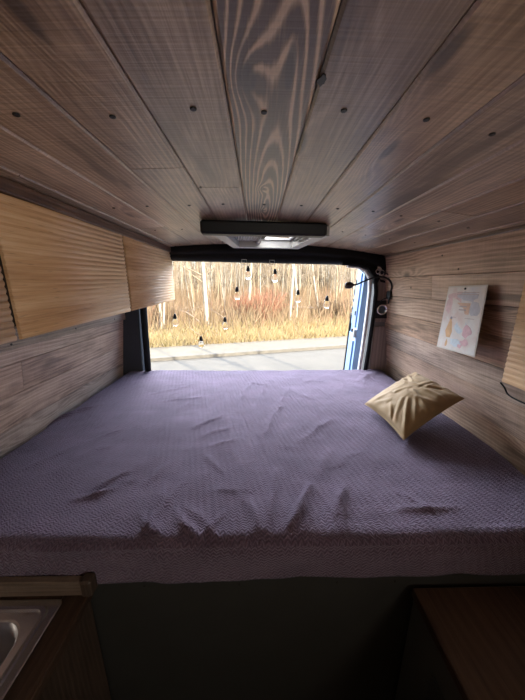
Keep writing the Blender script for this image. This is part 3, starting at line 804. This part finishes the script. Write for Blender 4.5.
tag(m_.build('cable', M_BLK), 'thin black cable under the right hand ribbed cabinet', 'cable')
# clips under the black header
for x in (-.088, .092):
    m_ = MB(); zc = zb_(x); pts = [(x - .016, 1.80, zc + .012), (x + .016, 1.80, zc + .012), (x + .016, 1.80, zc - .018), (x - .016, 1.80, zc - .018), (x - .016, 1.80, zc + .012)]
    m_.tube(pts, .0022, 6)
    tag(m_.build('hook', M_WHITE), 'small square wire hook on header, %s' % ('left of the two' if x < 0 else 'right of the two'), 'hook', 'header hooks')
# ------------------------------------------------------------------ hanging glass bulbs
BL = [(-.592, -.235, 'leftmost hanging glass bulb, against the tan undergrowth'), (-.237, -.258, 'hanging glass bulb above and right of the lowest one'),
      (-.416, -.396, 'lowest hanging glass bulb, in front of the kerb'), (-.067, .090, 'hanging glass bulb close under the left header hook'),
      (-.146, -.047, 'hanging glass bulb in the middle, below the left hook'), (.118, .072, 'hanging glass bulb close under the right header hook'),
      (.282, -.068, 'hanging glass bulb fourth from the right pillar trees'), (.489, -.11, 'rightmost hanging glass bulb, left of the blue door')]
BL[6] = (.282, -.068, 'second hanging glass bulb from the right')
for x, z, lb in BL:
    b = empty('hanging_bulb', (x, 1.90, z), lb, 'light bulb', 'glass bulbs hanging in the rear opening')
    T = Matrix.Translation((x, 1.90, z))
    m_ = MB(); m_.lathe([(.003, .030), (.007, .027), (.011, .014), (.0125, .002), (.0115, -.006)], T, 14); m_.build('cap', M_BLK, b)
    m_ = MB(); m_.lathe([(.010, -.004), (.013, -.012), (.019, -.024), (.0215, -.036), (.019, -.048), (.011, -.056), (.001, -.058)], T, 18); m_.build('glass', M_GLASS, b)
    m_ = MB()
    if z < -.35:
        m_.tube([(x, 1.90, z + .028), (x - .075, 1.90, z + .09)], .0011, 5); m_.tube([(x, 1.90, z + .028), (x + .085, 1.90, z + .10)], .0011, 5)
        m_.tube([(x - .075, 1.90, z + .09), (x - .085, 1.90, zb_(x) + .006)], .0006, 5); m_.tube([(x + .085, 1.90, z + .10), (x + .09, 1.90, zb_(x) + .006)], .0006, 5)
    else:
        m_.tube([(x, 1.90, z + .028), (x, 1.90, zb_(x) + .006)], .0006, 5)
    m_.build('wire', M_WIRE, b)

# ------------------------------------------------------------------ kitchen unit with sink (left), bench (right)
ku = empty('kitchen_cabinet', (-.7, .0, -1.42), 'dark wooden kitchen cabinet under the sink worktop', 'cabinet')
m_ = MB(); m_.box(-.435, -.417, -.6, .495, -1.418, -.748, .002, 2, 3.3); m_.build('side_panel', M_CABSIDE, ku)
m_ = MB(); m_.box(-.93, -.436, .47, .495, -1.418, -.748, .002, 2, 3.9); m_.build('back_panel', M_CABSIDE, ku)
m_ = MB(); m_.box(-.93, -.436, -.6, -.58, -1.418, -.748, .002, 2, 4.9); m_.build('end_panel', M_CABSIDE, ku)
wt = empty('worktop', (-.67, .0, -.767), 'dark walnut worktop around the steel sink', 'worktop')
SX0, SX1, SY0, SY1 = -.90, -.468, .10, .462                  # cut-out
m_ = MB()
for a, b, c_, d in ((-.945, SX0, -.6, .497), (SX1, -.408, -.6, .497), (SX0, SX1, SY1, .497), (SX0, SX1, -.6, SY0)):
    m_.box(a, b, c_, d, -.766, -.742, .0 if a != SX1 else .002, 1, 8.8)
m_.build('board', M_COUNT, wt)
m_ = MB()
m_.prism([(-.945, -.7415), (-.400, -.7415), (-.400, -.706), (-.414, -.701), (-.945, -.693)], .478, .4965, .003)
m_.gp = [(p[0], p[2] * 1.0, 15.5) for p in m_.v]
m_.build('upstand', M_UPST, wt)
m_ = MB(); m_.box(-.418, -.392, .470, .4972, -.735, -.690, .004, 2, 1.); m_.build('corner_block', M_CABSIDE, wt)
sk = empty('sink', (-.68, .29, -.86), 'stainless steel inset sink in the worktop, bottom left corner', 'sink')
m_ = MB()
def loopz(x0, x1, y0, y1, r, z): return [(p[0], p[1], z) for p in rrect(x0, x1, y0, y1, r, 6)]
loops = [loopz(-.91, -.458, .085, .472, .014, -.7416), loopz(-.91, -.458, .085, .472, .014, -.7395), loopz(-.907, -.461, .088, .469, .012, -.738),
         loopz(-.893, -.475, .10, .458, .02, -.738), loopz(-.890, -.478, .103, .455, .02, -.7335), loopz(-.884, -.484, .109, .449, .02, -.7335), loopz(-.881, -.487, .112, .446, .02, -.739),
         loopz(-.865, -.503, .13, .435, .05, -.741), loopz(-.861, -.507, .134, .431, .05, -.745), loopz(-.855, -.513, .14, .425, .05, -.86), loopz(-.835, -.533, .16, .413, .045, -.885), loopz(-.72, -.65, .25, .32, .03, -.888)]
vs = []; fs = []
for lp in loops: vs += lp
n = len(loops[0])
for i in range(len(loops) - 1):
    for k in range(n): fs.append((i * n + k, i * n + (k + 1) % n, (i + 1) * n + (k + 1) % n, (i + 1) * n + k))
m_.add(vs, fs, smooth=False); m_.sm = [i // n >= 7 for i in range(len(fs))]
m_.build('basin', M_STEEL, sk)
m_ = MB(); m_.lathe([(.001, -.889), (.044, -.889), (.042, -.884), (.03, -.887), (.001, -.887)], Matrix.Translation((-.685, .285, 0)), 20); m_.build('drain', M_CHROME, sk)
for o_2 in (wt, sk): o_2.location.z += .02
bn = empty('bench_cabinet', (.65, .0, -1.42), 'low dark cabinet with walnut top at the bottom right', 'cabinet')
m_ = MB(); m_.box(.388, .93, -.6, .500, -.772, -.747, .002, 1, 19.); m_.build('top', M_COUNT, bn)
m_ = MB(); m_.box(.394, .412, -.6, .498, -1.418, -.773, .002, 2, 23.); sp = m_.build('side_panel', M_BENCHSIDE, bn)
m_ = MB(); m_.box(.3885, .3935, -.2, .40, -1.36, -.86, .002, 2, 24.); m_.build('drawer_front', plain('dark_slate_board', (.045, .052, .056), .5, nz=.15, ns=12.), bn)
m_ = MB(); m_.box(.413, .93, -.6, -.58, -1.418, -.773, .002, 2, 4.9); m_.build('end_panel', M_CABSIDE, bn)

# ================================================================== outdoors
G = -2.05
def gdir(t): return (t * .967, t * .2545)                     # the road runs slightly askew
KX, KY = -3.525, 8.622                                        # far pavement edge (grass side); pavement 1.33 m deep
def rp_(a, b, z): return (KX + a * .967 - b * .2545, KY + a * .2545 + b * .967, z)
def gslab(name, a0, a1, b0, b1, z0, z1, mat, na=1, nb=1, hgt=None):
    mb = MB(); vs = []; fs = []
    for j in range(nb + 1):
        for i in range(na + 1):
            a = a0 + (a1 - a0) * i / na; b = b0 + (b1 - b0) * j / nb
            p = rp_(a, b, z1); vs.append((p[0], p[1], z1 + (hgt(a, b) if hgt else 0)))
    w = na + 1
    for j in range(nb):
        for i in range(na): fs.append((j * w + i, j * w + i + 1, (j + 1) * w + i + 1, (j + 1) * w + i))
    k = len(vs); vs += [rp_(a0, b0, z0), rp_(a1, b0, z0), rp_(a1, b1, z0), rp_(a0, b1, z0)]
    c = (0, na, nb * w + na, nb * w)
    fs += [(k, k + 1, c[1], c[0]), (k + 1, k + 2, c[2], c[1]), (k + 2, k + 3, c[3], c[2]), (k + 3, k, c[0], c[3]), (k, k + 3, k + 2, k + 1)]
    mb.add(vs, fs)
    return struct(mb.build(name, mat))
gslab('road', -45, 60, -22, -1.45, G - .5, G - .08, M_ROAD)
gslab('kerb', -45, 60, -1.45, -1.30, G - .5, G + .01, M_KERB)
gslab('pavement', -45, 60, -1.30, 0, G - .5, G, M_WALK)
def vh(a, b): return (.10 * noise.noise(Vector((a * .4, b * .4, 0))) + .05 * noise.noise(Vector((a * 1.3, b * 1.3, 3)))) * min(1, b / 1.5) + .02 * max(0, b - 6)
gslab('verge', -45, 60, 0, 75, G - .5, G - .01, M_VERGE, 140, 100, vh)
# dry grass: blades
def strands(name, N, fn, mat, label, cat):
    mb = MB()
    for i in range(N):
        p, d, w_, tone = fn(i)
        p = Vector(p); d = Vector(d); s = d.cross(Vector((.2, 1, .1)))
        if s.length < 1e-6: s = Vector((1, 0, 0))
        s = s.normalized() * w_
        mid = p + d * .55 + Vector((R.uniform(-.1, .1), R.uniform(-.1, .1), 0)) * d.length
        mb.add([p - s, p + s, mid + s * .7, mid - s * .7, p + d], [(0, 1, 2, 3), (3, 2, 4)], [(0, 0, 0)] * 5, (tone, 0, 0, 1))
    o = mb.build(name, mat, recalc=False); return tag(o, label, cat, None, 'stuff')
def gr(i):
    b = .02 + 9 * R.random() ** 1.6; a = R.uniform(-8, 17) * (1 + b * .05)
    x, y, _ = rp_(a, b, 0); L = R.uniform(.12, .42)
    return (x, y, G + vh(a, b) - .03), (R.gauss(0, .35) * L, R.gauss(0, .35) * L, L), R.uniform(.008, .018), min(1, max(0, .5 + .6 * noise.noise(Vector((a * .8, b * .8, 0))) + R.uniform(-.3, .3)))
strands('dry_grass', 16000, gr, M_GRASS, 'dry yellow grass along the far side of the road', 'grass')
def br(i):
    b = 2.5 + 26 * R.random(); a = R.uniform(-13, 22) * (1 + b * .03)
    x, y, _ = rp_(a, b, 0); L = R.uniform(.5, 1.9) * (.7 + .6 * noise.noise(Vector((a * .35, b * .35, 9))) + .3)
    return (x, y, G + vh(a, b) - .03), (R.gauss(0, .3) * L, R.gauss(0, .3) * L, L), R.uniform(.008, .020), min(1, max(0, .5 + .7 * noise.noise(Vector((a * .3, b * .3, 2))) + R.uniform(-.35, .35)))
strands('undergrowth', 22000, br, M_BRUSH, 'tangled tan undergrowth of dry twigs among the trees', 'undergrowth')

def shrub(x, y, r, h, mat, label, sd, name='shrub'):
    rr = random.Random(sd); mb = MB()
    for i in range(90):
        a = rr.uniform(0, 2 * pi); q = rr.random() ** .5
        p0 = Vector((x + .15 * r * q * math.cos(a), y + .15 * r * q * math.sin(a), G - .02)); e = Vector((x + r * q * math.cos(a), y + r * q * math.sin(a), G + h * rr.uniform(.55, 1) * (1.1 - .4 * q)))
        m1 = p0.lerp(e, .5) + Vector((rr.uniform(-.1, .1), rr.uniform(-.1, .1), .12))
        t = rr.random()
        mb.tube([p0, m1, e], [.014, .010, .004], 3, False, True, (t, 0, 0, 1))
        for k in range(9):
            s_ = m1.lerp(e, rr.uniform(-.3, 1)); d = Vector((rr.gauss(0, .2), rr.gauss(0, .2), rr.uniform(.05, .4)))
            mb.tube([s_, s_ + d], [.006, .003], 3, False, True, (rr.random(), 0, 0, 1))
    o = mb.build(name, mat, recalc=False); return tag(o, label, 'shrub', 'bare shrubs at the wood edge')
shrub(.55, 15.2, 1.5, 2.0, M_RUSSET, 'large russet bare shrub right of the middle birch', 1)
shrub(-.9, 16.5, .9, 1.5, M_RUSSET, 'small russet bare shrub left of the middle birch', 2)
shrub(-4.6, 13.2, 1.0, 1.3, M_BRUSH, 'tan bare shrub below the leftmost bulb', 3)
shrub(4.4, 15.8, 1.2, 1.4, M_BRUSH, 'tan bare shrub left of the blue van door', 4)

def tree_mesh(sd, h, r0, lean, fork=False, nb=26, thick=.32):
    rr = random.Random(sd); res = []
    def stem(p0, d, L, r, n, wob):
        pts = [Vector(p0)]; d = Vector(d).normalized(); rad = [r]
        for i in range(n):
            d = (d + Vector((rr.gauss(0, wob), rr.gauss(0, wob), .03))).normalized(); pts.append(pts[-1] + d * L / n); rad.append(r * (1 - .88 * (i + 1) / n))
        return pts, rad
    trunks = [stem((0, 0, -.1), (lean, rr.gauss(0, .03), 1), h, r0, 9, .035)]
    if fork: trunks.append(stem((0.05, 0, -.1), (lean + .13, rr.gauss(0, .05), 1), h * .9, r0 * .8, 9, .04))
    for pts, rad in trunks:
        tk = MB(); bm_ = MB(); res.append((tk, bm_))
        tk.tube(pts, rad, 7, False)
        for k in range(nb):
            t = rr.uniform(.16, .98) ** .8; i = min(8, int(t * 9)); p = pts[i].lerp(pts[i + 1], t * 9 - i)
            a = rr.uniform(0, 2 * pi); L = h * (.06 + .19 * (1 - t)) * rr.uniform(.6, 1.2); rb = max(.006, rad[i] * thick)
            bp, br_ = stem(p, (math.cos(a), math.sin(a), rr.uniform(.35, 1.3)), L, rb, 3, .14)
            bm_.tube(bp, br_, 4, False)
            for q in range(5):
                t2 = rr.uniform(.2, 1); j = min(2, int(t2 * 3)); s_ = bp[j].lerp(bp[j + 1], t2 * 3 - j)
                tp, tr_ = stem(s_, (math.cos(a + rr.gauss(0, .9)), math.sin(a + rr.gauss(0, .9)), rr.uniform(-.1, 1.2)), L * rr.uniform(.3, .6), max(.004, rb * .4), 2, .2)
                bm_.tube(tp, tr_, 3, False)
    return res
protos = []
def mk_tree(name, sd, h, r, lean, fork, mat, label, group, loc):
    e = empty(name, (0, 0, 0), label, 'tree', group)
    for tk, bm_ in tree_mesh(sd, h, r, lean, fork):
        tk.build('trunk', mat, e, recalc=False); bm_.build('branches', M_TWIG, e, recalc=False)
    e.location = loc
    for c in e.children: c.matrix_parent_inverse = Matrix.Identity(4)
    return e
def copy_tree(o, loc, rz, sc, label=None, group=None):
    c = o.copy(); COL.objects.link(c); c.location = loc; c.rotation_euler = (0, 0, rz); c.scale = (sc,) * 3
    if label: c['label'] = label
    if group: c['group'] = group
    for ch in list(o.children):
        d = ch.copy(); COL.objects.link(d); d.parent = c; d.matrix_parent_inverse = Matrix.Identity(4)
    return c
FG = 'pale birches at the wood edge'
for a in (('birch_tree', 1, 8.5, .13, -.05, False, M_BIRCH, 'stout pale birch behind the two left-hand bulbs', FG, (-2.65, 13.7, G)),
          ('birch_tree', 2, 7, .075, .0, True, M_BIRCH, 'thin forked birch by the overhead cabinet end', FG, (-4.45, 12.2, G)),
          ('birch_tree', 3, 9, .12, .0, False, M_BIRCH, 'straight pale birch below the left header hook', FG, (-.62, 17.4, G)),
          ('birch_tree', 4, 8.5, .085, .03, False, M_BIRCH, 'slim pale birch just right of the russet shrub', FG, (1.75, 14.7, G)),
          ('birch_tree', 5, 8.5, .10, .06, False, M_BIRCH, 'pale birch behind the second bulb from the right', FG, (2.35, 16.4, G)),
          ('birch_tree', 6, 8, .085, -.16, False, M_BIRCH, 'left-leaning pale birch behind the rightmost bulb', FG, (4.2, 18.0, G)),
          ('birch_tree', 7, 8, .07, .0, False, M_BIRCH, 'slender pale birch between russet shrub and stout birch', FG, (.15, 19.6, G))):
    mk_tree(*a)
BG = 'thin bare trees of the wood beyond the road'
pr_ = []
for k in range(9):
    pr_.append(mk_tree('bare_tree', 40 + k, R.uniform(6.5, 9), R.uniform(.03, .06), R.uniform(-.08, .08), k % 4 == 0, M_TANBARK if k % 4 else M_BIRCH, 'thin bare tree standing in the wood beyond the road', BG, (0, 0, G)))
for i in range(130):
    y = 15.5 + 24 * (i / 130) ** .9; x = R.uniform(-.46, .50) * y + R.uniform(-.5, .5)
    if i < 9:
        e = pr_[i]; e.location = (x, y, G + .0); e.rotation_euler = (0, 0, R.uniform(0, 6.28))
    else: copy_tree(pr_[i % 9], (x, y, G + .02 * max(0, y - 16)), R.uniform(0, 6.28), R.uniform(.8, 1.25))
# distant wood: uncountable thin poles and twigs
mb = MB()
for i in range(2600):
    y = R.uniform(36, 72); x = R.uniform(-.62, .66) * y; h = R.uniform(5, 9.5); r = R.uniform(.03, .09); t = min(1, max(0, R.gauss(.5, .25)))
    z0 = G + .02 * (y - 15) - .3; lx, ly = R.gauss(0, .6), R.gauss(0, .4)
    mb.tube([(x, y, z0), (x + lx * .5, y + ly * .4, z0 + h * .55), (x + lx, y + ly, z0 + h)], [r, r * .7, r * .15], 3, False, True, (t, 0, 0, 1))
    for k in range(9):
        q = R.uniform(.15, 1); px, pz = x + lx * q, z0 + h * q; a = R.uniform(0, 2 * pi); L = R.uniform(.6, 2.0)
        mb.tube([(px, y + ly * q, pz), (px + math.cos(a) * L, y + ly * q + math.sin(a) * L, pz + L * R.uniform(.2, 1.2))], [.022, .006], 3, False, True, (R.random(), 0, 0, 1))
tag(mb.build('distant_wood', M_THICK, recalc=False), 'hazy golden bare wood far beyond the road', 'trees', None, 'stuff')
# fallen branches on the verge
def fallen(P, r, label):
    m_ = MB(); p = cr_path(P, 6); m_.tube(p, [r * (1 - .7 * i / len(p)) for i in range(len(p))], 6)
    rr = random.Random(int(r * 1e4))
    for k in range(9):
        s_ = p[rr.randrange(4, len(p))]; m_.tube([s_, s_ + Vector((rr.gauss(0, .3), rr.gauss(0, .2), rr.uniform(.1, .5)))], [r * .3, .004], 4)
    tag(m_.build('fallen_branch', plain('grey_dead_wood', (.17, .13, .10), .85, nz=.3, ns=9.)), label, 'branch', 'fallen branches')
fallen([(-2.9, 13.6, G + .05), (-3.3, 13.5, G + .45), (-3.8, 13.4, G + .75), (-4.3, 13.3, G + .85)], .045, 'dark arched fallen branch left of the stout birch')
fallen([(-1.6, 13.9, G + .05), (-1.9, 13.8, G + .45), (-2.3, 13.8, G + .7)], .035, 'dark short fallen branch right of the stout birch')
fallen([(1.9, 16.9, G + .6), (3.0, 16.8, G + .62), (4.2, 16.9, G + .5)], .07, 'pale fallen log below the second bulb from right')
# trees on this side of the road, right of the van; their shadows fall across the asphalt
SH = 'roadside trees right of the van, out of the photo'
for k, (x, y) in enumerate(((6.6, -1.4), (5.2, -2.2))):
    mk_tree('bare_tree', 80 + k, 11, .17, -.03, True, M_BIRCH, 'bare roadside tree beside the van casting shadows on the road', 'roadside trees by the van', (x, y, G - .08))

# ------------------------------------------------------------------ light
W = bpy.data.worlds.new('sky'); SC.world = W; W.use_nodes = True
t = W.node_tree; t.nodes.clear()
o_ = t.nodes.new('ShaderNodeOutputWorld'); b_ = t.nodes.new('ShaderNodeBackground'); s_ = t.nodes.new('ShaderNodeTexSky')
s_.sky_type = 'NISHITA'; s_.sun_disc = False; s_.sun_elevation = math.radians(34); s_.sun_rotation = math.radians(140); s_.air_density = 1.0; s_.dust_density = 1.5
b_.inputs[1].default_value = .20
t.links.new(s_.outputs[0], b_.inputs[0]); t.links.new(b_.outputs[0], o_.inputs[0])
sl = bpy.data.lights.new('sun', 'SUN'); sl.energy = 4.2; sl.angle = math.radians(.3); sl.color = (1., .93, .80)
so = bpy.data.objects.new('sun', sl); COL.objects.link(so)
el = math.radians(34); sdir = Vector((.63 * math.cos(el), -.776 * math.cos(el), math.sin(el)))
so.rotation_euler = sdir.to_track_quat('Z', 'Y').to_euler(); so.location = (4, -6, 6)
# added wide soft sun lamp from above the wood, brightening the interior
gl = bpy.data.lights.new('added_sky_fill', 'SUN'); gl.energy = 5.0; gl.angle = math.radians(55); gl.color = (.84, .90, 1.)
go = bpy.data.objects.new('added_sky_fill', gl); COL.objects.link(go); go.location = (0, 20, 14)
ge = math.radians(38); go.rotation_euler = Vector((-.15, math.cos(ge), math.sin(ge))).to_track_quat('Z', 'Y').to_euler()
# made-up side window behind the camera, added to house a fill lamp
wm = MB()
for y0, y1, z0, z1 in ((-1.30, -.34, .155, .185), (-1.30, -.34, -.20, -.17), (-1.30, -1.27, -.17, .155), (-.37, -.34, -.17, .155)): wm.box(.825, .868, y0, y1, z0, z1, .003)
win = struct(wm.build('added_window_1', M_BLK))
wm = MB(); wm.box(.848, .853, -1.27, -.37, -.17, .155); wm.build('added_pane', M_FROST, win)
al2 = bpy.data.lights.new('added_side_fill', 'AREA'); al2.shape = 'RECTANGLE'; al2.size = .9; al2.size_y = .3; al2.energy = 3.3; al2.color = (1., .93, .83)  # added fill lamp, set just inside the made-up window
ao2 = bpy.data.objects.new('added_side_fill', al2); COL.objects.link(ao2); ao2.location = (.77, -.82, .0); ao2.rotation_euler = Vector((1., -.35, -.5)).to_track_quat('Z', 'Y').to_euler()
# ------------------------------------------------------------------ camera
cam = bpy.data.cameras.new('camera'); co = bpy.data.objects.new('camera', cam); COL.objects.link(co)
cam.sensor_fit = 'HORIZONTAL'; cam.sensor_width = 36; cam.lens = 36 * 265 / 525; cam.clip_start = .01; cam.clip_end = 500
co.location = (0, 0, 0); co.rotation_euler = (math.radians(90 - 13.985), 0, math.radians(-.973))
SC.camera = co
for o in list(SC.objects):
    if o.parent is None: o.location.z += H
vs_ = SC.view_settings
vs_.view_transform = 'Standard'; vs_.look = 'None'; vs_.gamma = 1.; vs_.use_curve_mapping = False; vs_.exposure = 2.2
SC.cycles.use_denoising = True
SC.cycles.max_bounces = 10; SC.cycles.diffuse_bounces = 6; SC.cycles.transparent_max_bounces = 16
